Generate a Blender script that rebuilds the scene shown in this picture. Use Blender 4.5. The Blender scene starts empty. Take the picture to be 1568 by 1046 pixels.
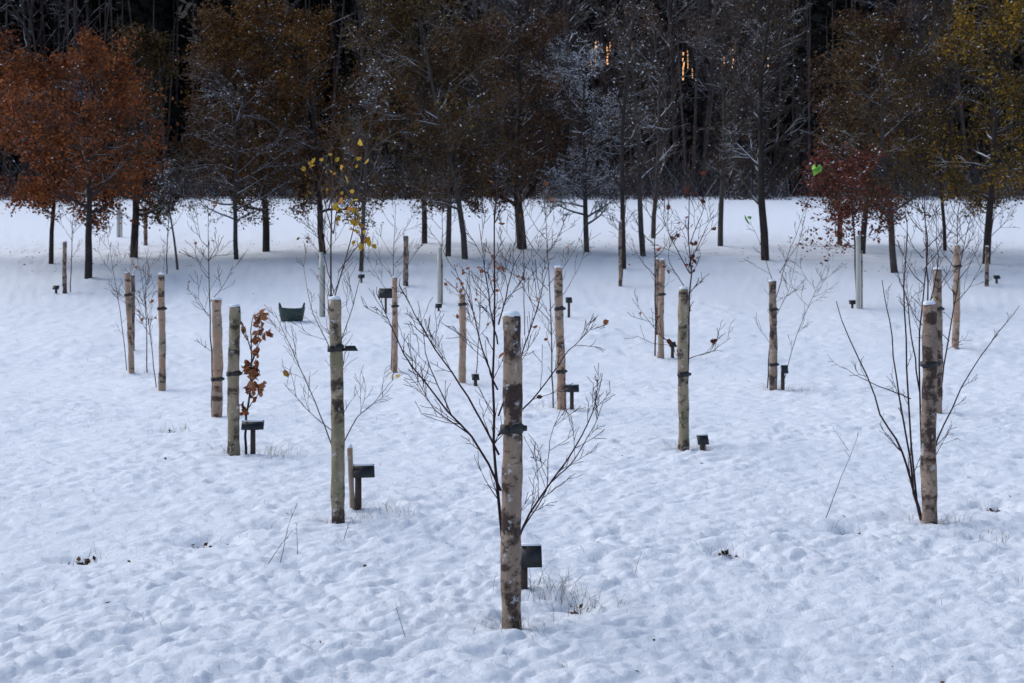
import bpy, math, random
import numpy as np
from mathutils import Vector, Matrix
random.seed(7); rng=np.random.default_rng(7)
scene=bpy.context.scene

# ---------------------------------------------------------------- noise / terrain
def h2(ix,iy,seed):
    h=(ix.astype(np.int64)*374761393+iy.astype(np.int64)*668265263+seed*1442695041)&0xffffffff
    h=((h^(h>>13))*1274126177)&0xffffffff
    h=(h^(h>>16))&0xffffffff
    return h/4294967295.0
def vn(x,y,seed=0):
    ix=np.floor(x);iy=np.floor(y);fx=x-ix;fy=y-iy
    fx=fx*fx*fx*(fx*(fx*6-15)+10);fy=fy*fy*fy*(fy*(fy*6-15)+10)
    a=h2(ix,iy,seed);b=h2(ix+1,iy,seed);c=h2(ix,iy+1,seed);d=h2(ix+1,iy+1,seed)
    return (a*(1-fx)+b*fx)*(1-fy)+(c*(1-fx)+d*fx)*fy
TD=np.array([-400,19,22,24,26,28,30,33,36,45,60,75,90,100,150,300,900.])
TZ=np.array([0,0.0,.32,.52,.722,.957,1.19,1.54,1.84,2.65,3.82,4.95,6.1,8.5,48,95,120.])
tt=np.arange(-40,900,0.25); tz=np.interp(tt,TD,TZ)
k=np.hanning(15);k/=k.sum(); tzs=np.convolve(np.pad(tz,7,mode='edge'),k,'valid')
DIPS=[(-1.65,7.7,.16,.055),(-2.2,7.3,.13,.045),(1.92,8.0,.14,.05),(2.95,8.75,.13,.055),(.28,6.2,.12,.045),(-3.05,12.8,.15,.045),
 (-1.35,8.05,.08,.04),(2.6,7.8,.15,.045),(0,5.9,.13,.03),(-1.0,8.22,.14,.03),(2.42,8.31,.14,.03),(1.1,7.3,.1,.045),(-2.2,11.3,.2,.03),(1.4,11.5,.2,.03)]
for q_ in range(150):
    yy_=rng.uniform(4.5,17);DIPS.append((rng.uniform(-.4,.4)*yy_,yy_,rng.uniform(.04,.11),rng.uniform(.015,.040)))
def gz(x,y,fine=True):
    x=np.asarray(x,float);y=np.asarray(y,float)
    z=np.interp(y,tt,tzs)
    z=z+.10*(vn(x*.13,y*.13,1)-.5)*np.clip((y-18)/10,0,1)*np.clip((90-y)/20,0,1)
    if fine:
        f=np.clip((70-y)/50,0,1)
        wx=x+.10*vn(x*3,y*3,21)+.03*vn(x*12,y*12,23);wy=y+.10*vn(x*3,y*3,22)+.03*vn(x*12,y*12,24)
        ca,sa=math.cos(.6),math.sin(.6);rx=wx*ca-wy*sa;ry=wx*sa+wy*ca
        z=z+.05*(vn(wx*.9,wy*.9,2)-.5)*f
        amp=.7+1.1*vn(x*.8,y*.8,31)
        b2=np.abs(2*vn(rx*8,ry*8,4)-1); b3=np.abs(2*vn(wx*17,wy*17,8)-1)
        z=z+f*amp*(.018*vn(rx*4.2,ry*4.2,5)+.019*np.sqrt(b2+.02)+.012*np.sqrt(b3+.02)+.012*vn(rx*17,ry*17,6)+.007*vn(wx*34,wy*34,7))-.035*f
        for (a,b,r,dep) in DIPS:
            z=z-dep*np.exp(-((x-a)**2+(y-b)**2)/(r*r))
    return z
def g1(x,y): return float(gz(np.array([x]),np.array([y]))[0])

# ---------------------------------------------------------------- materials
def newmat(name):
    m=bpy.data.materials.new(name);m.use_nodes=True;nt=m.node_tree
    return m,nt,nt.nodes['Principled BSDF']
def ramp(nt,stops):
    r=nt.nodes.new('ShaderNodeValToRGB');e=r.color_ramp.elements
    while len(e)<len(stops): e.new(.5)
    for i,(p,c) in enumerate(stops):
        e[i].position=p;e[i].color=(c[0],c[1],c[2],1)
    return r
def noise(nt,vec,scale,detail=4,rough=.55):
    n=nt.nodes.new('ShaderNodeTexNoise');n.inputs['Scale'].default_value=scale;n.inputs['Detail'].default_value=detail
    n.inputs['Roughness'].default_value=rough
    if vec is not None: nt.links.new(vec,n.inputs['Vector'])
    return n
def mixc(nt,fac,a,b):
    m=nt.nodes.new('ShaderNodeMix');m.data_type='RGBA'
    for sock,val in ((m.inputs[0],fac),(m.inputs[6],a),(m.inputs[7],b)):
        if hasattr(val,'is_linked'): nt.links.new(val,sock)
        elif isinstance(val,(int,float)): sock.default_value=val
        else: sock.default_value=(*val,1)
    return m.outputs[2]
def mth(nt,op,a,b=None,clamp=False):
    m=nt.nodes.new('ShaderNodeMath');m.operation=op;m.use_clamp=clamp
    for i,val in enumerate((a,b)):
        if val is None: continue
        if isinstance(val,(int,float)): m.inputs[i].default_value=val
        else: nt.links.new(val,m.inputs[i])
    return m.outputs[0]
def pos(nt): return nt.nodes.new('ShaderNodeNewGeometry')
SNOW=(.78,.82,.90)
def m_ground():
    m,nt,b=newmat('snow');g=pos(nt)
    sx=nt.nodes.new('ShaderNodeSeparateXYZ');nt.links.new(g.outputs['Position'],sx.inputs[0])
    n=noise(nt,g.outputs['Position'],.5,5)
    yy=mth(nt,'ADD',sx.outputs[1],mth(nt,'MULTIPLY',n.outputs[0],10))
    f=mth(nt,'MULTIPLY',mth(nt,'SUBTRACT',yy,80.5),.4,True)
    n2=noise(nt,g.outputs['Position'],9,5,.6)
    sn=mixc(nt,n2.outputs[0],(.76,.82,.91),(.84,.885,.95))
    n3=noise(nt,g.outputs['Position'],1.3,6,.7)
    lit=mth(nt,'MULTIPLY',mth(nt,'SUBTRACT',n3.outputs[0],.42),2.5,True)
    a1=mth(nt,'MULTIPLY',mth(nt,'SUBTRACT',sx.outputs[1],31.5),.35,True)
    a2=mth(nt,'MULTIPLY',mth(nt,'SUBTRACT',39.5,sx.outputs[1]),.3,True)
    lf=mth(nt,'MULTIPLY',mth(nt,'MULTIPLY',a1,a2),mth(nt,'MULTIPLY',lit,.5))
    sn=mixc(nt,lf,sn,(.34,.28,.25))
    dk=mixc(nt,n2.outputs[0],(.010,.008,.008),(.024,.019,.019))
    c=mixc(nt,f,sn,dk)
    nt.links.new(c,b.inputs['Base Color']);b.inputs['Roughness'].default_value=.75
    b.inputs['Specular IOR Level'].default_value=.2
    bn=noise(nt,g.outputs['Position'],30,7,.72)
    bp=nt.nodes.new('ShaderNodeBump');bp.inputs['Strength'].default_value=.9;bp.inputs['Distance'].default_value=.020
    nt.links.new(bn.outputs[0],bp.inputs['Height']);nt.links.new(bp.outputs[0],b.inputs['Normal'])
    return m
def m_bark(name,c1,c2,snow=.0,scale=6):
    m,nt,b=newmat(name);g=pos(nt)
    n=noise(nt,g.outputs['Position'],scale,5,.65)
    r=ramp(nt,[(.3,c1),(.7,c2)]);nt.links.new(n.outputs[0],r.inputs[0]);c=r.outputs[0]
    if snow>0:
        sx=nt.nodes.new('ShaderNodeSeparateXYZ');nt.links.new(g.outputs['Normal'],sx.inputs[0])
        n2=noise(nt,g.outputs['Position'],1.2,3)
        f=mth(nt,'MULTIPLY',mth(nt,'SUBTRACT',sx.outputs[2],.30),3,True)
        f2=mth(nt,'MULTIPLY',mth(nt,'SUBTRACT',n2.outputs[0],1-snow-.1),6,True)
        c=mixc(nt,mth(nt,'MULTIPLY',f,f2),c,SNOW)
    nt.links.new(c,b.inputs['Base Color']);b.inputs['Roughness'].default_value=.85
    b.inputs['Specular IOR Level'].default_value=.25
    return m
def m_leaf(name,cols,fac=1.):
    m,nt,b=newmat(name);g=pos(nt)
    k_=len(cols)
    r=ramp(nt,[((i+.5)/k_,tuple(v*fac for v in c)) for i,c in enumerate(cols)])
    n=noise(nt,g.outputs['Position'],1.3,3)
    v=mth(nt,'ADD',mth(nt,'MULTIPLY',g.outputs['Random Per Island'],.55),mth(nt,'MULTIPLY',mth(nt,'SUBTRACT',n.outputs[0],.32),1.2))
    nt.links.new(v,r.inputs[0]);nt.links.new(r.outputs[0],b.inputs['Base Color'])
    b.inputs['Roughness'].default_value=.75;b.inputs['Specular IOR Level'].default_value=.12
    return m
def m_wood(name,base,alt,bark,green,barkamt):
    m,nt,b=newmat(name)
    tc=nt.nodes.new('ShaderNodeTexCoord');oi=nt.nodes.new('ShaderNodeObjectInfo')
    mp=nt.nodes.new('ShaderNodeMapping');nt.links.new(tc.outputs['Object'],mp.inputs[0])
    cb=nt.nodes.new('ShaderNodeCombineXYZ')
    for i in range(3): nt.links.new(mth(nt,'MULTIPLY',oi.outputs['Random'],37.0+i*11),cb.inputs[i])
    nt.links.new(cb.outputs[0],mp.inputs['Location'])
    mp2=nt.nodes.new('ShaderNodeMapping');nt.links.new(mp.outputs[0],mp2.inputs[0]);mp2.inputs['Scale'].default_value=(1,1,.35)
    mp3=nt.nodes.new('ShaderNodeMapping');nt.links.new(mp.outputs[0],mp3.inputs[0]);mp3.inputs['Scale'].default_value=(.45,.45,1)
    n1=noise(nt,mp2.outputs[0],14,6,.6); n2=noise(nt,mp.outputs[0],8,7,.7); n3=noise(nt,mp2.outputs[0],40,5,.7)
    n4=noise(nt,mp.outputs[0],5,3,.5); n5=noise(nt,mp.outputs[0],22,6,.7); n6=noise(nt,mp3.outputs[0],11,4,.65)
    c=mixc(nt,mth(nt,'MULTIPLY',mth(nt,'SUBTRACT',n1.outputs[0],.35),3,True),base,alt)
    fg=mth(nt,'MULTIPLY',mth(nt,'SUBTRACT',n4.outputs[0],.47),6,True)
    c=mixc(nt,mth(nt,'MULTIPLY',fg,.85),c,green)
    fb=mth(nt,'MULTIPLY',mth(nt,'SUBTRACT',n2.outputs[0],1-barkamt),14,True)
    c=mixc(nt,fb,c,bark)
    fk=mth(nt,'MULTIPLY',mth(nt,'SUBTRACT',n6.outputs[0],.57),16,True)
    c=mixc(nt,mth(nt,'MULTIPLY',fk,.9),c,(.045,.026,.022))
    fs=mth(nt,'MULTIPLY',mth(nt,'SUBTRACT',n5.outputs[0],.59),14,True)
    c=mixc(nt,mth(nt,'MULTIPLY',fs,.75),c,(.60,.60,.62))
    c=mixc(nt,mth(nt,'MULTIPLY',mth(nt,'SUBTRACT',n3.outputs[0],.52),2.4,True),c,mixc(nt,.6,c,(.04,.03,.026)))
    nt.links.new(c,b.inputs['Base Color']);b.inputs['Roughness'].default_value=.75;b.inputs['Specular IOR Level'].default_value=.25
    bp=nt.nodes.new('ShaderNodeBump');bp.inputs['Strength'].default_value=.8;bp.inputs['Distance'].default_value=.008
    nt.links.new(mth(nt,'ADD',n3.outputs[0],mth(nt,'MULTIPLY',fb,.6)),bp.inputs['Height']);nt.links.new(bp.outputs[0],b.inputs['Normal'])
    return m
def m_plain(name,c,rough=.6,var=.3,scale=20):
    m,nt,b=newmat(name);tc=nt.nodes.new('ShaderNodeTexCoord')
    n=noise(nt,tc.outputs['Object'],scale,4)
    nt.links.new(mixc(nt,n.outputs[0],tuple(v*(1-var) for v in c),tuple(min(1,v*(1+var)) for v in c)),b.inputs['Base Color'])
    b.inputs['Roughness'].default_value=rough;return m
M={}
M['snow']=m_ground()
M['cap']=m_plain('snow_cap',(.78,.82,.89),.8,.05)
M['bark']=m_bark('bark_grey',(.034,.029,.028),(.095,.082,.075),.44)
M['barkd']=m_bark('bark_dark',(.018,.014,.013),(.052,.041,.038),.42)
M['barkf']=m_bark('bark_frosted',(.03,.026,.028),(.08,.07,.072),.80)
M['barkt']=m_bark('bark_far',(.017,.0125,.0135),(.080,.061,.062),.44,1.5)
M['twig']=m_bark('twig_purple',(.024,.012,.014),(.055,.030,.030),0,20)
M['twigl']=m_bark('twig_tan',(.055,.036,.032),(.12,.078,.062),0,20)
M['rust']=m_leaf('leaf_rust',[(.030,.010,.006),(.085,.026,.010),(.155,.045,.013),(.24,.075,.022)],1.55)
M['brown']=m_leaf('leaf_brown',[(.018,.010,.008),(.048,.024,.014),(.082,.040,.020),(.13,.068,.032)],1.3)
M['gold']=m_leaf('leaf_gold',[(.024,.012,.006),(.060,.028,.009),(.115,.051,.012),(.18,.085,.020)],1.4)
M['olive']=m_leaf('leaf_olive',[(.018,.012,.007),(.042,.025,.011),(.075,.042,.014),(.12,.070,.02)],1.35)
M['yellow']=m_leaf('leaf_yellow',[(.022,.015,.006),(.058,.036,.008),(.14,.082,.012),(.30,.17,.018)],1.4)
M['yellowb']=m_leaf('leaf_bright',[(.42,.16,.03),(.50,.30,.03),(.55,.38,.05),(.50,.20,.04)])
M['red']=m_leaf('leaf_red',[(.035,.012,.010),(.075,.020,.014),(.12,.032,.020),(.17,.06,.035)],1.25)
M['orange']=m_leaf('leaf_orange',[(.16,.05,.02),(.28,.085,.03),(.38,.125,.05),(.36,.18,.10)])
M['green']=m_leaf('leaf_green',[(.10,.25,.03),(.15,.35,.05),(.2,.4,.08),(.2,.4,.08)])
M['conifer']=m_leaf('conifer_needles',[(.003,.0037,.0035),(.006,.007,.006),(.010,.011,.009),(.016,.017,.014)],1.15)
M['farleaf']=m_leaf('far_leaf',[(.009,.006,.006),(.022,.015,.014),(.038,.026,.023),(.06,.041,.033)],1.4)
M['brush']=m_leaf('brushwood',[(.03,.021,.02),(.06,.043,.04),(.10,.075,.07),(.17,.14,.14)],1.2)
M['grass']=m_leaf('dry_grass',[(.12,.085,.06),(.20,.15,.105),(.28,.22,.155),(.34,.28,.21)])
M['stakeA']=m_wood('stake_peeled',(.47,.31,.22),(.34,.205,.14),(.10,.06,.045),(.32,.25,.19),.44)
M['stakeB']=m_wood('stake_mossy',(.38,.30,.21),(.24,.19,.135),(.075,.053,.04),(.20,.185,.105),.46)
M['stakeC']=m_wood('stake_barky',(.38,.28,.21),(.20,.135,.10),(.058,.036,.029),(.24,.18,.145),.51)
M['strap']=m_plain('rubber_strap',(.010,.010,.012),.5)
M['slate']=m_plain('label_board',(.013,.015,.018),.5)
M['stump']=m_plain('label_post_wood',(.06,.038,.03),.8,.4)
M['tub']=m_plain('green_plastic',(.004,.030,.026),.45)
M['tube']=m_plain('shelter_tube',(.46,.46,.42),.6,.15,8)
gm,nt,b=newmat('sky_glow_emissive');b.inputs['Base Color'].default_value=(0,0,0,1)
b.inputs['Emission Color'].default_value=(1,.52,.22,1);b.inputs['Emission Strength'].default_value=1.3;M['glow']=gm  # emissive orange that imitates evening sky light

# ---------------------------------------------------------------- mesh builder
def nrm(v): return v/ (np.linalg.norm(v,axis=-1,keepdims=True)+1e-12)
class MB:
    def __init__(s): s.v=[];s.q=[];s.m=[];s.n=0;s.mats=[]
    def mi(s,mat):
        if mat not in s.mats: s.mats.append(mat)
        return s.mats.index(mat)
    def add(s,v,q,mat):
        v=np.asarray(v,float).reshape(-1,3);q=np.asarray(q,int).reshape(-1,4)
        s.v.append(v);s.q.append(q+s.n);s.m.append(np.full(len(q),s.mi(mat)));s.n+=len(v)
    def segs(s,segl,sides,mat):
        if len(segl)==0:return
        A=np.asarray(segl,float)
        p0=A[:,0:3];p1=A[:,3:6];r0=A[:,6];r1=A[:,7]
        d=nrm(p1-p0);ref=np.where(np.abs(d[:,2:3])>.9,np.array([[1.,0,0]]),np.array([[0,0,1.]]))
        u=nrm(np.cross(d,ref));w=np.cross(d,u)
        a=np.arange(sides)*2*math.pi/sides+.3
        ring=(u[:,None,:]*np.cos(a)[None,:,None]+w[:,None,:]*np.sin(a)[None,:,None])
        V=np.concatenate([p0[:,None,:]+ring*r0[:,None,None],p1[:,None,:]+ring*r1[:,None,None]],1)
        base=np.arange(len(A))[:,None]*2*sides
        i=np.arange(sides)[None,:];j=(i+1)%sides
        Q=np.stack([base+i,base+j,base+sides+j,base+sides+i],-1)
        s.add(V.reshape(-1,3),Q.reshape(-1,4),mat)
    def leaves(s,C,size,mat,flat=0.,asp=.6,oval=False):
        C=np.asarray(C,float)
        if len(C)==0:return
        n=len(C);u=rng.normal(size=(n,3));w=rng.normal(size=(n,3))
        if flat: u[:,2]*=1-flat;w[:,2]*=1-flat
        u=nrm(u);w=nrm(np.cross(np.cross(u,w),u));nn=np.cross(u,w)
        sz=(size*(.6+.8*rng.random(n)))[:,None]
        u=u*sz*.5;w=w*sz*.5*asp;nn=nn*sz*.12
        if oval:
            V=np.stack([C-u,C+w*.8-u*.5+nn,C+w*.9+u*.25+nn,C+u,C-w*.9+u*.25+nn,C-w*.8-u*.5+nn],1)
            b6=np.arange(n)[:,None]*6
            Q=np.stack([b6+[[0,1,2,3]],b6+[[0,3,4,5]]],1)
            s.add(V.reshape(-1,3),Q.reshape(-1,4),mat);return
        V=np.stack([C-u,C+w-u*.1,C+u,C-w-u*.1],1)
        s.add(V.reshape(-1,3),np.arange(4*n).reshape(-1,4),mat)
    def rings(s,P,R,sides,mat,wob=0.,seed=0):
        P=np.asarray(P,float);R=np.asarray(R,float);n=len(P)
        a=np.arange(sides)*2*math.pi/sides;V=[]
        for i in range(n):
            t=P[min(i+1,n-1)]-P[max(i-1,0)];t=t/(np.linalg.norm(t)+1e-9)
            ref=np.array([0,1.,0]) if abs(t[1])<.9 else np.array([1.,0,0])
            u=np.cross(ref,t);u/=np.linalg.norm(u);w=np.cross(t,u)
            r=R[i]*(1+wob*(vn(np.cos(a)*1.5+10,np.sin(a)*1.5+i*.35,seed)-.5))
            V.append(P[i]+r[:,None]*(u*np.cos(a)[:,None]+w*np.sin(a)[:,None]))
        V=np.concatenate(V);i=np.arange(sides);j=(i+1)%sides
        Q=np.concatenate([np.stack([k_*sides+i,k_*sides+j,(k_+1)*sides+j,(k_+1)*sides+i],-1) for k_ in range(n-1)])
        s.add(V,Q,mat)
    def box(s,c,sx,sy,sz,mat,tilt=0,yaw=0,taper=1.):
        V=[]
        for z in(-1,1):
            for (x,y) in((-1,-1),(1,-1),(1,1),(-1,1)):
                k_=taper if z>0 else 1
                v=Vector((x*sx/2*k_,y*sy/2*k_,z*sz/2))
                v=Matrix.Rotation(yaw,3,'Z')@(Matrix.Rotation(tilt,3,'X')@v)
                V.append((v.x+c[0],v.y+c[1],v.z+c[2]))
        s.add(V,[(0,3,2,1),(4,5,6,7),(0,1,5,4),(1,2,6,5),(2,3,7,6),(3,0,4,7)],mat)
    def build(s,name,loc=(0,0,0),smooth=True):
        V=np.concatenate(s.v).astype(np.float32);Q=np.concatenate(s.q).astype(np.int32);mm=np.concatenate(s.m).astype(np.int32)
        me=bpy.data.meshes.new(name);me.vertices.add(len(V));me.vertices.foreach_set('co',V.ravel())
        me.loops.add(len(Q)*4);me.loops.foreach_set('vertex_index',Q.ravel())
        me.polygons.add(len(Q));me.polygons.foreach_set('loop_start',np.arange(len(Q),dtype=np.int32)*4)
        me.polygons.foreach_set('loop_total',np.full(len(Q),4,dtype=np.int32))
        for m in s.mats: me.materials.append(m)
        me.polygons.foreach_set('material_index',mm)
        me.polygons.foreach_set('use_smooth',np.full(len(Q),smooth))
        me.update(calc_edges=True)
        o=bpy.data.objects.new(name,me);o.location=loc;scene.collection.objects.link(o);return o

# ---------------------------------------------------------------- ground
ys=[-40,-20,-8,-2,1.0,2.0,2.6]
y=3.0
while y<26: ys.append(y);y*=1.0036
while y<130: ys.append(y);y*=1.02
while y<880: ys.append(y);y*=1.15
ys=np.array(ys)
us=np.concatenate([-np.geomspace(14,.5,16)[:-1],np.linspace(-.5,.5,420),np.geomspace(.5,14,16)[1:]])
Y,U=np.meshgrid(ys,us,indexing='ij');X=U*np.maximum(Y,3.0)
Z=gz(X,Y)
V=np.stack([X,Y,Z],-1).reshape(-1,3);nr,nc=Y.shape
i,j=np.meshgrid(np.arange(nr-1),np.arange(nc-1),indexing='ij')
Q=np.stack([i*nc+j,i*nc+j+1,(i+1)*nc+j+1,(i+1)*nc+j],-1).reshape(-1,4)
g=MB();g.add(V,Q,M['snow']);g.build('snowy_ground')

# ---------------------------------------------------------------- trees
def rv(): return rng.normal(size=3)
def grow(p,d,L,r,lev,P,segs):
    n=P['n'][lev];kids=P['kids'][lev] if lev<P['max'] else 0
    pts=[]
    for i_ in range(n):
        d=d+rv()*P['wan'][lev]+np.array([0,0,P['up'][lev]]);d=d/math.sqrt(d@d)
        q=p+d*L/n;ra=r*(1-.8*i_/n);rb=r*(1-.8*(i_+1)/n)
        segs.append((*p,*q,ra,rb,lev));pts.append((p,d,ra));p=q
    for k_ in range(kids):
        t=P['st'][lev]+(1-P['st'][lev])*(k_+rng.random())/kids
        ii=min(n-1,int(t*n));pp,dd,rr=pts[ii]
        pp=pp+dd*(L/n)*(t*n-ii)
        s=rv();s=s-dd*(dd@s);s=s/math.sqrt(s@s)
        ang=P['ang'][lev]*(.8+.4*rng.random())
        if lev==0: ang*=(1.2-.5*t)
        cd=dd*math.cos(ang)+s*math.sin(ang)
        if lev==0: cl=P['W']*P['shape'](t)*(.7+.5*rng.random())
        else: cl=L*P['rat'][lev]*(1-.5*t)*(.7+.6*rng.random())
        grow(pp,cd,cl,max(rr*P['rr'][lev],P['rmin']),lev+1,P,segs)
def tree_data(H,W,r,k=(20,7,5),start=.2,lean=0.,up=.05,ang=1.2,rmin=.004,shape=None):
    def sh(t):
        u=(t-start)/(1-start)
        return max(.3,math.sin(math.pi*(.22+.68*u))**.7)*1.05
    P=dict(n=(9,5,4,3),kids=k,max=3,wan=(.05,.13,.18,.2),up=(.03,up,.05,.02),st=(start,.15,.1),ang=(ang,.8,.8),rat=(0,.55,.6),rr=(.5,.55,.6),
      rmin=rmin,W=W,shape=shape or sh)
    segs=[]
    grow(np.array([0,0,-.05]),nrm(np.array([lean,0.02,1.])),H,r,0,P,segs)
    return np.array(segs)
def leafpts(S,n,spread=.09,zmin=0):
    c=S[S[:,8]>=2]
    if len(c)==0:return np.zeros((0,3))
    idx=rng.integers(0,len(c),n);t=rng.random((n,1))
    P_=c[idx,0:3]*(1-t)+c[idx,3:6]*t+rng.normal(size=(n,3))*spread
    keep=vn(P_[:,0]*1.6+P_[:,1],P_[:,2]*1.6+P_[:,1]*.7,int(rng.integers(0,99)))>.17+.27*rng.random(n)
    return P_[keep&(P_[:,2]>zmin)]
def tree(name,x,y,H,W,r,bark,leaf=None,nl=0,ls=.085,frost=.04,**kw):
    S=tree_data(H*.93,W,r,**kw)
    b=MB();A=S[S[:,8]==0];B=S[S[:,8]==1];C=S[S[:,8]>=2]
    b.segs(A[:,:8],10,M[bark]);b.segs(B[:,:8],5,M[bark]);b.segs(C[:,:8],3,M[bark])
    if leaf: b.leaves(leafpts(S,int(nl*1.25)),ls*.86,M[leaf])
    nf=int(160+nl*frost)
    b.leaves(leafpts(S,nf,.03),.05,M['cap'],.6,.5)
    b.build(name,(x,y,g1(x,y)-.03))
T=tree
T('oak_tree',-8.85,29.7,4.5,1.8,.085,'barkd','rust',19000,.085,frost=.004,k=(30,8,5),start=.30)
T('oak_tree',-10.5,32.4,4.0,1.6,.06,'barkd','rust',15000,.09,frost=.004,k=(28,8,5),start=.32)
T('oak_tree',-12.6,34,5.0,1.8,.08,'barkd','rust',9000,.09,frost=.01,start=.3)
T('hornbeam_tree',-8.99,33.8,5.5,1.4,.10,'barkd','olive',13000,.085,k=(26,7,5))
T('young_ash_tree',-7.38,31.4,2.6,.55,.03,'bark',None,0,k=(10,4,3),start=.4,ang=.8)
T('cherry_tree',-6.45,33.3,4.7,1.5,.06,'barkf','brown',8500,.07,lean=-.06,k=(26,8,5))
T('beech_tree',-6.14,35.5,5.9,1.9,.095,'barkd','gold',18000,.085,k=(30,8,5))
T('field_maple_tree',-4.59,34.6,6.0,2.1,.085,'barkd','gold',22000,.085,lean=-.06,k=(30,8,5))
T('birch_tree',-3.27,30.8,4.6,.9,.05,'bark','olive',2200,.06,k=(20,7,4),ang=.9)
T('beech_tree',-2.34,38,5.4,1.5,.08,'barkd','brown',11000,.085)
T('cherry_tree',-1.52,33.8,5.6,1.5,.07,'bark','brown',11000,.075,k=(26,8,5))
T('field_maple_tree',-1.09,33,6.1,2.0,.075,'bark','olive',15000,.08,lean=-.03,k=(30,8,5))
T('beech_tree',.26,36,5.8,1.9,.13,'barkd','brown',18000,.085,k=(30,8,5))
T('frosted_hawthorn_tree',1.85,35.2,5.3,1.45,.07,'barkf','brown',900,.07,frost=2.8,k=(32,9,6),start=.15,rmin=.011)
T('alder_tree',2.45,31.2,7.6,1.05,.06,'barkd','brown',600,.06,frost=.2,lean=-.04,k=(24,6,4),ang=.7,start=.25,up=.1)
T('alder_tree',3.14,34,6.6,1.2,.07,'bark','brown',1500,.06,k=(26,7,4),ang=.8,up=.1)
T('alder_tree',3.97,40,7.0,1.4,.07,'bark','brown',1500,.07,k=(24,7,4),ang=.8,up=.1)
T('ash_tree',5.42,37,6.5,1.6,.075,'bark','brown',2500,.07,k=(26,8,5),ang=.85,up=.1)
T('ash_tree',5.93,33.3,6.9,1.9,.10,'barkd','olive',2500,.06,k=(32,8,5),ang=.85,up=.1)
T('hornbeam_tree',8.61,35,6.0,1.6,.08,'barkd','brown',16000,.08,k=(26,8,5))
T('copper_beech_tree',8.69,37.7,4.0,1.0,.07,'barkd','brown',4500,.08)
T('hornbeam_tree',8.34,31,5.4,1.5,.08,'bark','olive',12000,.075,lean=-.03,k=(26,8,5))
T('ash_tree',10.9,35.8,6.4,1.2,.05,'barkd','olive',4500,.08)
T('norway_maple_tree',10.9,32.7,7.6,2.2,.095,'barkd','yellow',19000,.085,frost=.01,k=(30,8,5))
T('hornbeam_tree',13.2,34.5,7.2,2.0,.095,'barkd','yellow',9000,.085,frost=.01)
T('young_copper_beech_tree',6.28,25.8,2.85,.9,.025,'twig','red',2200,.08,frost=.01,k=(20,6,4),start=.42)

# ---------------------------------------------------------------- forest mass
fb=MB();templ=[]
for q_ in range(7):
    S=tree_data(15+3*rng.random(),3.4,.17,k=(17,5,2),start=.25,ang=.85,rmin=.017,up=.1);templ.append(S)
def xf(S,x,y,z,s,a):
    R=np.array([[math.cos(a),-math.sin(a),0],[math.sin(a),math.cos(a),0],[0,0,1]])
    O=S[:,:8].copy();O[:,0:3]=O[:,0:3]@R.T*s+[x,y,z];O[:,3:6]=O[:,3:6]@R.T*s+[x,y,z];O[:,6:8]*=s;return O
big=[];small=[]
for q_ in range(110):
    y_=rng.uniform(75,100);x_=rng.uniform(-.48,.48)*y_
    if rng.random()<.4: x_=rng.uniform(-.05,.3)*y_
    S=templ[q_%7];s_=rng.uniform(.7,1.2);O=xf(S,x_,y_,float(gz([x_],[y_],False)[0])-.2,s_,rng.uniform(0,6.3))
    big.append(O[S[:,8]==0]);small.append(O[S[:,8]>0])
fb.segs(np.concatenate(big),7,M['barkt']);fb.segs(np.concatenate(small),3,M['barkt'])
L=[]
for q_ in range(420):
    y_=rng.uniform(74,98);x_=rng.uniform(-.5,.5)*y_;z_=float(gz([x_],[y_],False)[0]);h_=rng.uniform(5,17);l_=rng.normal()*.05
    L.append((x_,y_,z_-.2,x_+h_*l_,y_,z_+h_,rng.uniform(.04,.12),.02))
fb.segs(L,5,M['barkt'])
C=[]
for q_ in range(95):
    y_=rng.uniform(80,112);x_=rng.uniform(-.55,.55)*y_
    if q_<34: x_=rng.uniform(-.42,-.12)*y_;y_=min(y_,95)
    z_=float(gz([x_],[y_],False)[0]);h_=rng.uniform(15,24)
    n=800;t=rng.random(n)**.8;rad=(1-t)*3.2*(.25+.75*np.sqrt(rng.random(n)))+.15;a=rng.uniform(0,6.28,n)
    C.append(np.stack([x_+rad*np.cos(a),y_+rad*np.sin(a),z_+1.5+t*(h_-1.5)-.25*rad],-1))
    fb.segs([(x_,y_,z_-.3,x_,y_,z_+h_,.22,.03)],6,M['barkt'])
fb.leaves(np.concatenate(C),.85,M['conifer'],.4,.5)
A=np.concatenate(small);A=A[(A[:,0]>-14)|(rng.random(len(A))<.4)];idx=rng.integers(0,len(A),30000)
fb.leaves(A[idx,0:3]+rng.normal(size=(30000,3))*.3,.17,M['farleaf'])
idx=rng.integers(0,len(A),3000)
fb.leaves(A[idx,0:3]+rng.normal(size=(3000,3))*.03,.13,M['cap'],.6,.4)
fb.build('woodland')
ug=MB();L=[]
for q_ in range(7000):
    y_=rng.uniform(70,80);x_=rng.uniform(-.5,.5)*y_;
    if vn(np.array([x_*.4]),np.array([y_*.4]),9)[0]<.3: continue
    z_=float(gz([x_],[y_],False)[0]);h_=rng.uniform(.4,1.9)*(.5+(y_-69)/10);dx,dy=rng.normal(size=2)*.3*h_
    L.append((x_,y_,z_,x_+dx,y_+dy,z_+h_,.018,.009))
ug.segs(L,3,M['barkf']);
A=np.array(L);t=rng.random((len(A)*3,1));ug.leaves(np.repeat(A[:,3:6],3,0)*t+np.repeat(A[:,0:3],3,0)*(1-t)+rng.normal(size=(len(A)*3,3))*.2,.15,M['brush'])
ug.build('undergrowth')
gl=MB()  # glowing quads added before the wood, imitating sky light through trunk gaps
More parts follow.
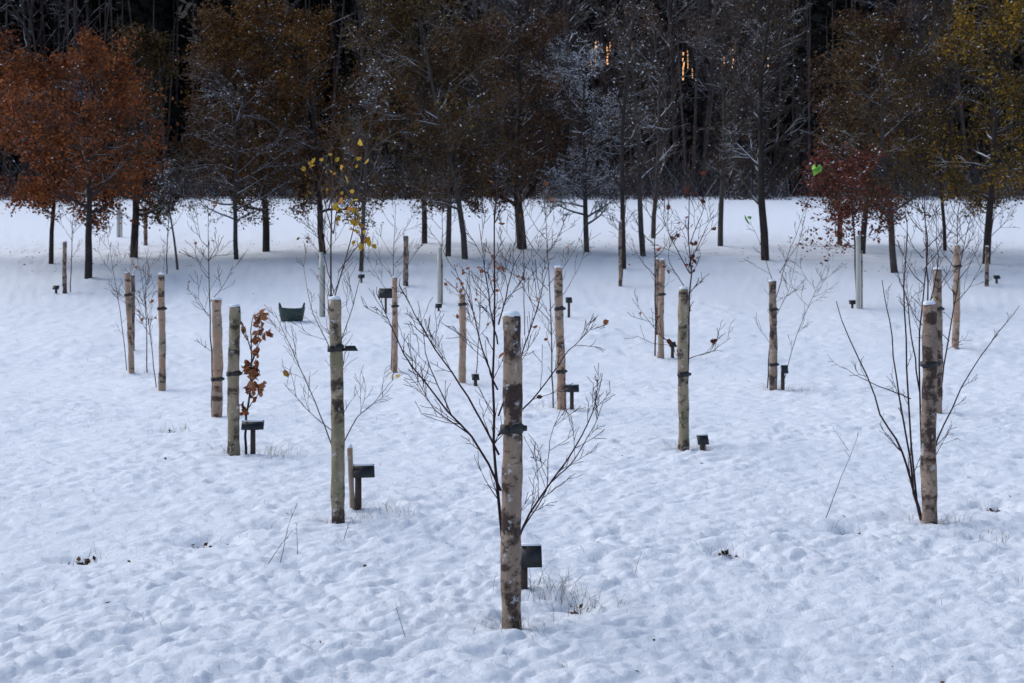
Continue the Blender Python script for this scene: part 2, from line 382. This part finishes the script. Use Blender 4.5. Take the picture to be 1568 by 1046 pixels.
for (px,py,w,h) in [(912,80,2.5,34),(930,85,3.5,28),(934,70,2,14),(966,82,2.5,28),(1046,102,3,44),(1053,92,1.5,26),(1109,96,3,20),(1122,90,2.5,28),(1176,97,2,14),(905,95,1.5,12),(1060,112,1.5,14)]:
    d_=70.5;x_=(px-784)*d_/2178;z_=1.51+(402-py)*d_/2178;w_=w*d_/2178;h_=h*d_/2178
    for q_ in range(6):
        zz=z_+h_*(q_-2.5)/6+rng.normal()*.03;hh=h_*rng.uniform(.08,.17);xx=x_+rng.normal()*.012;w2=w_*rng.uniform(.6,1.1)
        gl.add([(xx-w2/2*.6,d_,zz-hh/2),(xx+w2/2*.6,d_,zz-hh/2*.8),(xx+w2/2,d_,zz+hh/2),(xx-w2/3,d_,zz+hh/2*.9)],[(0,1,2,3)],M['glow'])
gl.build('sky_glow_cards')

# ---------------------------------------------------------------- stakes
def stake(x,y,h,r,mat,strap,lean=0.,leany=0.,name='wooden_tree_stake',tail=.0):
    b=MB();n=34;sd=int(rng.integers(0,999));z0=g1(x,y)
    zs=np.linspace(-.06,h,n);cx=lean*zs/h+.004*np.sin(zs*5+sd)
    P=[(cx[i_],leany*zs[i_]/h,zs[i_]) for i_ in range(n)]
    R=[r*(1.06-.10*z/h)*(1+.045*math.sin(z*17+sd)+.03*math.sin(z*41)) for z in zs]
    P+= [(P[-1][0],P[-1][1],h+.006),(P[-1][0],P[-1][1],h+.008)];R+=[R[-1]*.86,.001]
    b.rings(P,R,20,M[mat],.16,sd)
    tx=P[-1][0];ty=P[-1][1]
    b.rings([(tx,ty,h+.000),(tx,ty,h+.012),(tx+.003,ty,h+.022),(tx,ty,h+.026)],[r*.86,r*.92,r*.62,.001],14,M['cap'],.35,sd)
    for s_ in (strap if isinstance(strap,(list,tuple)) else [strap]):
        if s_<=0: continue
        sxx=lean*s_/h
        b.rings([(sxx,0,s_-.015),(sxx,0,s_-.014),(sxx+.001,0,s_+.015),(sxx,0,s_+.016)],[r*.9,r*1.13+.002,r*1.13+.002,r*.9],20,M['strap'])
        b.box((sxx-r*.7,-r*.85,s_),.035,.022,.036,M['strap'],0,-.6)
        if tail>0:
            b.box((sxx+r+tail/2,-.01,s_+.002),tail,.014,.03,M['strap'],0,.15,.6)
        else: b.box((sxx+r*1.2,.0,s_+.002),.022,.02,.022,M['strap'],0,.5)
    b.build(name,(x,y,z0))
def sign(x,y,h,w,off=0.,yaw=0.,tilt=.7,hh=.09):
    b=MB();z0=g1(x,y)
    b.box((-off,.01,h/2-.04),.04,.035,h+.04,M['stump'],0,yaw,.92)
    b.box((0,0,h-.005),w,.016,hh,M['slate'],-tilt,yaw)
    b.box((0,.014,h-.02),w*.5,.02,hh*.6,M['stump'],-tilt,yaw)
    b.box((0,.008,h+hh*.5*math.cos(tilt)),w*.94,.022,.009,M['cap'],0,yaw,.85)
    b.build('plant_label_sign',(x,y,z0))
stake(0,5.85,1.30,.040,'stakeC',.84)
stake(-1.0,8.22,1.31,.038,'stakeB',1.03,-.02,tail=.09)
stake(-2.215,11.3,1.18,.046,'stakeB',.65,.01)
stake(-2.86,13.8,1.14,.048,'stakeA',.37)
stake(-4.13,16.8,1.37,.040,'stakeA',.97,-.01)
stake(-5.08,19.0,1.32,.037,'stakeA',1.03,-.06)
stake(-1.58,19.2,1.28,.036,'stakeA',.9)
stake(-.62,17.8,1.13,.043,'stakeA',1.0,.0)
stake(.5,14.3,1.42,.043,'stakeA',[1.01,.38],-.035)
stake(2.11,20.2,1.39,.043,'stakeA',.9,.02)
stake(1.39,11.54,1.31,.042,'stakeB',.62,0)
stake(3.09,16.8,1.28,.045,'stakeC',[.95,.3],-.01)
stake(2.42,8.25,1.29,.043,'stakeC',.945,.0)
stake(4.22,14.1,1.42,.044,'stakeC',1.03,0)
stake(6.58,21.1,1.51,.05,'stakeA',1.2,.03)
stake(-.955,8.5,.36,.016,'stakeA',0,-.01)
for (x,y,h,r) in [(-2.12,28.4,.98,.05),(2.16,28.4,1.3,.035),(-8.65,27.5,1.0,.04),(9.55,28.6,.8,.04),(-9.66,37.5,.95,.05),(2.3,22.5,1.2,.04),(-5.6,21,1.1,.03)]:
    stake(x,y,h,r,'stakeC',0,.0)
def tubeobj(x,y,h,r):
    b=MB();b.rings([(0,0,-.05),(0,0,h*.5),(0,0,h),(0,0,h+.005),(0,0,h*.9)],[r,r,r*1.02,r*.85,r*.8],14,M['tube'],.05,3)
    b.rings([(r*1.5,0,-.05),(r*1.5,0,h*.8),(r*1.5,0,h*.8+.01)],[.016,.015,.001],8,M['stakeA'])
    b.build('tree_shelter_tube',(x,y,g1(x,y)))
for t_ in [(-3.3,24.6,1.12,.035),(-1.33,26,1.0,.035),(6.28,25.8,1.3,.045),(-11.2,40.5,1.0,.06),(3.2,35,.5,.04)]: tubeobj(*t_)
sign(.085,6.42,.155,.098,.035,.1,.35,.10)
sign(-.885,8.5,.235,.125,.035,.15,.8,.09)
sign(-2.06,11.3,.24,.175,.0,.1,1.0,.10)
sign(-.45,17.5,.13,.09,0,.2)
sign(.60,14.25,.23,.14,.0,.0,.9,.10)
sign(2.28,20.2,.20,.10,0,.2)
sign(1.53,11.4,.09,.09,0,.2,.5,.08)
sign(3.22,16.8,.25,.08,.02,.1,.4,.1)
sign(-2.22,25,.36,.24,.0,0,.3,.18)
sign(.98,24.5,.3,.11,0,.2,.4,.1)
sign(-8.85,27.6,.12,.12,0,0);sign(9.85,28.9,.14,.13,0,0);sign(6.2,25.9,.12,.12,0,0);sign(-3.05,28.8,.14,.13,0,0);sign(-1.3,25.2,.1,.12,0,0)
def tub(x,y):
    b=MB();n=28;a=np.arange(n)*2*math.pi/n
    def ring(rx,ry,z,sag=0): return np.stack([rx*np.cos(a),ry*np.sin(a),z+sag*np.cos(2*a)],-1)
    L_=[ring(.001,.001,.01),ring(.18,.13,.0),ring(.205,.15,.12),ring(.225,.165,.225,.012),ring(.235,.175,.235,.012),ring(.215,.155,.23,.012),ring(.17,.12,.1),ring(.001,.001,.09)]
    V=np.concatenate(L_);i_=np.arange(n);j_=(i_+1)%n
    b.add(V,np.concatenate([np.stack([k_*n+i_,k_*n+j_,(k_+1)*n+j_,(k_+1)*n+i_],-1) for k_ in range(len(L_)-1)]),M['tub'])
    for s_ in(-1,1):
        P=[(s_*.19+s_*.02*math.sin(t),.07*math.cos(t),.23+.085*math.sin(t)) for t in np.linspace(0,math.pi,10)]
        b.rings(P,[.012]*10,8,M['tub'])
    b.build('garden_tub',(x,y,g1(x,y)-.01))
tub(-3.70,23.9)

# ---------------------------------------------------------------- saplings
def curve(pts,n=14):
    pts=np.array(pts,float);t=np.linspace(0,1,len(pts));tt_=np.linspace(0,1,n)
    out=np.stack([np.interp(tt_,t,pts[:,i_]) for i_ in range(pts.shape[1])],-1)
    if n>6:
        o=out.copy();o[1:-1]=(out[:-2]+out[1:-1]*2+out[2:])/4;out=o
    return out
def addtwig(S,p,d,L,r,lev,up=.06,dens=1.,rmin=.0011):
    n=6 if lev==0 else 5
    for i_ in range(n):
        d=nrm(d+rv()*.10+np.array([0,0,up]));q=p+d*L/n;ra=max(r*(1-.7*i_/n),rmin);rb=max(r*(1-.7*(i_+1)/n),rmin)
        S.append((*p,*q,ra,rb,lev))
        if lev<2 and rng.random()<.75*dens and i_>0:
            s=rv();s[1]*=.8;s=s-d*np.dot(s,d);s=nrm(s);a=rng.uniform(.45,.8)
            addtwig(S,q,d*math.cos(a)+s*math.sin(a),L*rng.uniform(.35,.6)*(1-.4*i_/n),r*.6,lev+1,up,dens,rmin)
        p=q
def sapling(name,x,y,lines,twn=6,twl=.25,mat='twig',leaf=None,leaves=None,nleaf=0,ls=.05,rmin=.0012,dens=1.,pull=.45):
    S=[];b=MB()
    for (r0,pl) in lines:
        dy=float(np.clip(rng.normal()*.28,-.3,.5));L3=[]
        x0,z0=pl[0]
        for (a,c) in pl:
            L3.append((a,dy*(abs(a-x0)+.15*abs(c-z0))*.8,c))
        C_=curve(L3,16);C_[1:]+=np.cumsum(rng.normal(size=(15,3))*.0025*r0/.004,0)
        for i_ in range(15):
            ra=max(r0*(1-.75*i_/15),rmin);rb=max(r0*(1-.75*(i_+1)/15),rmin);S.append((*C_[i_],*C_[i_+1],ra,rb,0))
        ln=np.linalg.norm(C_[-1]-C_[0])
        for k_ in range(int(twn*ln*1.3)+2):
            t=rng.uniform(.22,1);ii=min(14,int(t*15));d=nrm(C_[ii+1]-C_[ii])
            s=rv();s=s-d*np.dot(s,d);s=nrm(s);a=rng.uniform(.45,.85)
            addtwig(S,C_[ii],d*math.cos(a)+s*math.sin(a),twl*rng.uniform(.5,1.3)*(1.15-.6*t),r0*.42*(1-.5*t),1,.07,dens,rmin)
    S=np.array(S);b.segs(S[S[:,8]==0][:,:8],8,M[mat]);b.segs(S[S[:,8]>0][:,:8],4,M[mat])
    if nleaf:
        c=S[S[:,8]>0];idx=rng.integers(0,len(c),nleaf);b.leaves(c[idx,3:6]+rng.normal(size=(nleaf,3))*.01,ls,M[leaf],0,.65,True)
    if leaves:
        c=S[:,3:6];LL=[]
        for l_ in leaves:
            l_=np.array(l_);dd=np.hypot(c[:,0]-l_[0],c[:,2]-l_[2]);k_=int(np.argmin(dd));LL.append(l_*(1-pull)+np.array([c[k_,0],c[k_,1],c[k_,2]])*pull)
        b.leaves(np.array(LL),ls,M[leaf],0,.7,True)
    b.build(name,(x,y,g1(x,y)-.02))
def px(pl,s): return [(a*s,c*s) for a,c in pl]
s=.00273
sapling('birch_sapling',-.008,5.97,[(.0085,px([(0,0),(-8,100),(-17,220),(-21,300),(-20,420),(-18,500),(-20,620),(-13,745)],s)),
 (.0055,px([(2,90),(17,152),(40,200),(80,250),(112,300),(132,345),(145,395)],s)),
 (.0055,px([(-14,215),(-40,275),(-90,330),(-150,400),(-185,460),(-200,500)],s)),
 (.0048,px([(-17,270),(-60,350),(-110,420),(-150,490),(-175,525)],s)),
 (.004,px([(-19,370),(-45,450),(-60,520),(-80,570)],s)),
 (.004,px([(-19,300),(45,370),(90,430),(130,470)],s)),
 (.004,px([(-18,330),(20,420),(45,500),(60,560)],s)),
 (.0035,px([(-18,470),(0,540),(22,600)],s)),(.0035,px([(-19,440),(-32,520),(-50,620)],s)),
 (.003,px([(17,152),(55,215),(60,290),(80,345)],s)),(.003,px([(60,225),(100,262),(130,320),(142,350)],s)),
 (.003,px([(-90,330),(-130,420),(-140,500)],s)),(.003,px([(-60,300),(-120,345),(-165,430)],s))],
 9,.17,'twig','orange',[(-.05,.0,1.43),(.1,0.02,1.27),(.40,.03,1.3),(-.04,.01,1.15),(.12,0,.98),(-.02,0,1.7),(-.1,0,1.9)],0,.034)
s=8.3/2178
sapling('birch_sapling',-1.02,8.33,[(.009,px([(3,0),(-4,150),(-7,300),(-8,420),(-5,500),(-8,585)],s)),
 (.004,px([(0,100),(30,160),(60,190),(88,230)],s)),(.004,px([(0,90),(-35,180),(-75,270),(-100,320)],s)),
 (.003,px([(0,130),(-50,170),(-90,210)],s)),(.003,px([(-5,250),(25,330),(40,400),(45,440)],s)),
 (.003,px([(-5,250),(-40,320),(-60,400)],s)),(.004,px([(-6,340),(20,440),(32,520),(35,590)],s)),(.003,px([(-6,350),(-25,430),(-38,500)],s)),
 (.0035,px([(-7,440),(-30,520),(-50,556)],s)),(.0035,px([(-7,440),(10,540),(15,590)],s)),(.003,px([(0,380),(35,430),(50,480)],s))],
 6,.22,'twigl','yellowb',[( (a-515)*s+rng.normal()*.014,rng.normal()*.05,(802-c)*s+rng.normal()*.014) for a,c in [(463,266),(470,258),(478,250),(466,270),(505,242),(510,246),(540,220),(526,213),(547,221),(538,240),(520,262),(528,283),(533,320),(541,330),(540,350),(548,345),(555,372),(562,380),(525,300),(515,330),(575,380),(604,585),(608,590),(598,580),(436,578),(530,345),(552,362),(500,265),(545,258),(560,255),(522,325),(538,338),(549,380),(490,245),(535,372),(517,310),(545,310),(535,300),(530,330),(552,338),(556,350),(534,326),(526,322),(544,366),(536,318),(518,318),(512,268),(480,262),(529,336),(543,342),(537,356),(547,328),(521,338),(551,372),(539,327)]],0,.044)
s=8.4/2178
sapling('willow_sapling',2.42,8.36,[(.009,px([(-3,0),(-14,45),(-38,110),(-75,170),(-112,260),(-152,348)],s)),
 (.008,px([(-3,0),(-14,60),(-33,180),(-43,300),(-57,380)],s)),(.007,px([(-3,0),(-13,55),(-26,240),(-30,370),(-20,440),(-28,495)],s)),
 (.006,px([(3,0),(10,100),(28,150),(70,240),(110,300),(140,338)],s)),(.004,px([(5,30),(20,100),(35,132)],s)),
 (.004,px([(-20,190),(-80,210),(-135,236)],s)),(.006,px([(0,0),(-8,300),(5,420),(-2,500)],s)),(.005,px([(-6,200),(-20,330),(-40,390)],s)),
 (.004,px([(5,320),(25,400),(20,480)],s))],2,.18,'twig',None,None,0,.05)
def gsap(name,x,y,H,nb,start,spread,mat='twig',leaf=None,nleaf=0,ls=.05,r=.008,lean=0,twn=4,twl=.3,rmin=.002):
    ls_=[(r,[(0,0),(lean*.3,H*.4),(lean*.7,H*.75),(lean,H)])]
    for k_ in range(nb):
        t=start+(1-start)*(k_+rng.random())/nb*.8;sg=1 if k_%2 else -1
        W_=spread*rng.uniform(.5,1.1)*(1.15-t)*sg;z=H*t;x0=lean*t
        ls_.append((r*.5,[(x0,z),(x0+W_*.45,z+abs(W_)*.5),(x0+W_*.8,z+abs(W_)*1.1),(x0+W_,z+abs(W_)*1.6)]))
    sapling(name,x,y,ls_,twn,twl,mat,leaf,None,nleaf,ls,rmin)
sapling('beech_sapling',-2.12,11.35,[(.011,[(0,0),(.02,.4),(.04,.8),(.05,1.12)]),(.005,[(.04,.75),(.1,.9),(.2,1.05)]),(.005,[(.04,.85),(.0,1.0),(-.05,1.12)]),
  (.005,[(.03,.7),(.12,.95),(.12,1.12)]),(.004,[(.02,.4),(.08,.5),(.12,.55)]),(.004,[(.03,.55),(.08,.68),(.10,.74)])],5,.12,'twig','orange',None,210,.06,.0015)
gsap('birch_sapling',-2.93,13.9,2.05,5,.45,.4,'twig','orange',6,.04,.008,-.05)
gsap('rowan_sapling',-4.25,17,1.6,5,.5,.5,'twigl',None,0,.05,.006,-.25)
gsap('rowan_sapling',-5.2,19.2,2.0,4,.6,.5,'twigl',None,0,.05,.006,-.3)
gsap('rowan_sapling',-4.9,19.1,1.4,2,.6,.3,'twig','orange',10,.05,.008,0)
gsap('hazel_sapling',-1.65,19.4,2.3,7,.4,.7,'twigl',None,0,.05,.008,.05)
gsap('beech_sapling',-.45,18,1.5,6,.3,.5,'twigl','orange',45,.06,.007,.1)
gsap('birch_sapling',.42,14.5,2.3,8,.35,.6,'twigl','orange',10,.05,.008,-.1)
gsap('birch_sapling',2.05,20.4,2.6,7,.45,.7,'twig',None,0,.05,.012,0)
sapling('cherry_sapling',1.41,11.65,[(.010,[(0,0),(.04,.6),(.05,1.4),(.04,1.8),(.03,2.45)]),(.005,[(.04,1.5),(.15,1.75),(.27,1.95)]),(.005,[(.05,1.45),(-.1,1.75),(-.2,2.1)]),
 (.004,[(.05,1.7),(.18,2.0),(.2,2.25)]),(.0045,[(.02,.8),(-.2,.95),(-.42,1.25)]),(.004,[(.02,.75),(.22,.8),(.38,.92)]),(.004,[(.03,1.3),(-.12,1.55),(-.1,1.9)])],6,.25,'twig','red',None,40,.05,.0018)
sapling('willow_sapling',3.05,17,[(.008,[(0,0),(.05,.9),(.2,1.5),(.5,2.3)]),(.005,[(.1,1.2),(-.05,1.7),(-.2,2.05)]),(.005,[(.15,1.4),(.4,1.8),(.55,2.6)]),(.004,[(.05,.8),(.3,1.2),(.45,1.9)])],
 3,.25,'twigl','green',[(.60,0,2.62),(.56,0,2.68),(.63,0,2.66),(-.21,0,2.08),(-.24,0,2.04)],0,.11,.0022,1.,.2)
gsap('willow_sapling',3.2,16.9,1.5,3,.6,.7,'twigl',None,0,.05,.005,.5)
gsap('hazel_sapling',4.2,14.3,2.4,8,.35,.6,'twig',None,0,.05,.011,-.1)
gsap('hazel_sapling',4.35,14.5,2.0,5,.35,.5,'twig',None,0,.05,.009,.3)
gsap('birch_sapling',6.6,21.3,2.4,8,.45,.7,'twig',None,0,.05,.012,.1)
gsap('birch_sapling',-7.4,30.5,2.0,6,.4,.7,'twig',None,0,.05,.012,.1)
gsap('birch_sapling',-3.3,24.7,2.4,8,.4,.7,'twigl','yellow',60,.07,.010,.1)
gsap('birch_sapling',-1.3,26.2,2.4,8,.4,.8,'twigl',None,0,.07,.010,.0,rmin=.003)
gsap('birch_sapling',.2,22.5,2.2,9,.3,.9,'twigl',None,0,.07,.008,.0,rmin=.003)
gsap('birch_sapling',-8.6,27.7,2.2,6,.4,.7,'twig',None,0,.07,.010,.1,rmin=.003)
gsap('birch_sapling',9.6,28.8,2.3,8,.35,1.0,'twig',None,0,.07,.014,.2,rmin=.003)
gsap('birch_sapling',2.2,28.6,2.4,6,.4,.5,'twig',None,0,.07,.014,.1,rmin=.003)

# bare stalks, grass, litter
st=MB()
def stalk(x,y,dx,h,r,tw=4):
    S=[];p=np.array([x,y,g1(x,y)]);d=nrm(np.array([dx,.05,h]));L_=math.hypot(dx,h);n=9
    for i_ in range(n):
        d=nrm(d+rv()*.04);q=p+d*L_/n;S.append((*p,*q,r*(1-.07*i_),r*(1-.07*(i_+1))))
        if i_>2 and rng.random()<.5:
            e=nrm(d+rv()*.5);S.append((*q,*(q+e*L_*.10),r*.6,r*.4))
        p=q
    st.segs(S,5,M['twigl'])
stalk(1.82,8.25,.19,.54,.0024);stalk(-1.1,7.3,-.02,.16,.002);stalk(-1.2,7.0,.10,.16,.002);stalk(-1.15,7.05,.08,.3,.002);stalk(2.7,11.4,-.13,.2,.002)
stalk(.6,6.9,.03,.1,.0015);stalk(-.42,5.6,-.05,.12,.0015);stalk(-.9,7.6,.03,.12,.002)
st.build('bare_stalks')
gr=MB();L=[]
def tuft(x,y,n,h,spread=.08):
    for q_ in range(n):
        a=x+rng.normal()*spread;c=y+rng.normal()*spread;z=g1(a,c)-.01;hh=h*rng.uniform(.4,1.2);dx,dy=rng.normal(size=2)*.45*hh
        m_=(a+dx*.35,c+dy*.35,z+hh*.6);L.append((a,c,z,*m_,.0012,.0009));L.append((*m_,a+dx,c+dy,z+hh*.9,.0009,.0004))
for (a,b_,r_,d_) in DIPS[:14]: tuft(a,b_,16,.06,r_*.5)
for (x_,y_,n_,h_) in [(.18,6.35,55,.10),(.3,6.2,25,.09),(.02,5.75,14,.05),(-.95,8.3,14,.08),(-.75,8.45,20,.09),(2.5,8.2,25,.07),(2.65,7.85,10,.07),(-2.1,11.3,25,.1),(-1.85,11.2,30,.11),
  (1.5,11.45,25,.09),(.62,14.2,20,.1),(.35,14.5,20,.11),(3.1,16.7,35,.12),(3.3,16.6,30,.12),(-.5,17.6,20,.1),(-3.05,12.8,16,.09),(-5,19,20,.1),(2.2,20,20,.1),(4.2,14,20,.1)]:
    tuft(x_,y_,n_,h_,.09)
for q_ in range(230):
    y_=rng.uniform(4.6,22);x_=rng.uniform(-.42,.42)*y_;tuft(x_,y_,int(rng.integers(1,3)),.03+.002*y_,.03)
gr.segs(L,3,M['grass']);gr.build('grass')
cl=MB()
for (a,b_,r_,d_) in DIPS[:6]+DIPS[11:12]:
    n=11;xx=a+rng.normal(size=n)*r_*.25;yy=b_+rng.normal(size=n)*r_*.25
    cl.leaves(np.stack([xx,yy,gz(xx,yy)+.012],-1),.032,M['brown'],.2)
n=2600;yy=rng.uniform(31,39,n);xx=rng.uniform(-.42,.42,n)*yy;kp=vn(xx*.6,yy*.6,33)>.4
xx=xx[kp];yy=yy[kp];cl.leaves(np.stack([xx,yy,gz(xx,yy)+.004],-1),.05,M['brown'],.9)
n=70;yy=rng.uniform(5,28,n);xx=rng.uniform(-.42,.42,n)*yy;cl.leaves(np.stack([xx,yy,gz(xx,yy)+.006],-1),.024,M['brown'],.6)
cl.build('fallen_leaves')

# ---------------------------------------------------------------- light, world, camera
el=math.radians(44);az=math.radians(-60)
w=bpy.data.worlds.new('World');scene.world=w;w.use_nodes=True;nt=w.node_tree
sk=nt.nodes.new('ShaderNodeTexSky');sk.sky_type='NISHITA';sk.sun_disc=False;sk.sun_elevation=el;sk.sun_rotation=az
nt.links.new(sk.outputs[0],nt.nodes['Background'].inputs[0]);nt.nodes['Background'].inputs[1].default_value=.15
sd=bpy.data.lights.new('sun','SUN');sd.energy=2.35;sd.angle=math.radians(60);sd.color=(1,.96,.92)
so=bpy.data.objects.new('sun',sd);scene.collection.objects.link(so)
dv=Vector((math.sin(az)*math.cos(el),math.cos(az)*math.cos(el),math.sin(el)))
so.rotation_euler=dv.to_track_quat('Z','Y').to_euler()
cd=bpy.data.cameras.new('camera');co=bpy.data.objects.new('camera',cd);scene.collection.objects.link(co)
co.location=(0,0,1.51);co.rotation_euler=(math.radians(90),0,0)
cd.lens=50;cd.sensor_width=36;cd.shift_y=-121/1568;cd.clip_end=3000;cd.clip_start=.05
cd.dof.use_dof=True;cd.dof.focus_distance=6.8;cd.dof.aperture_fstop=9
scene.camera=co
scene.view_settings.view_transform='Standard';scene.view_settings.look='None';scene.view_settings.exposure=0
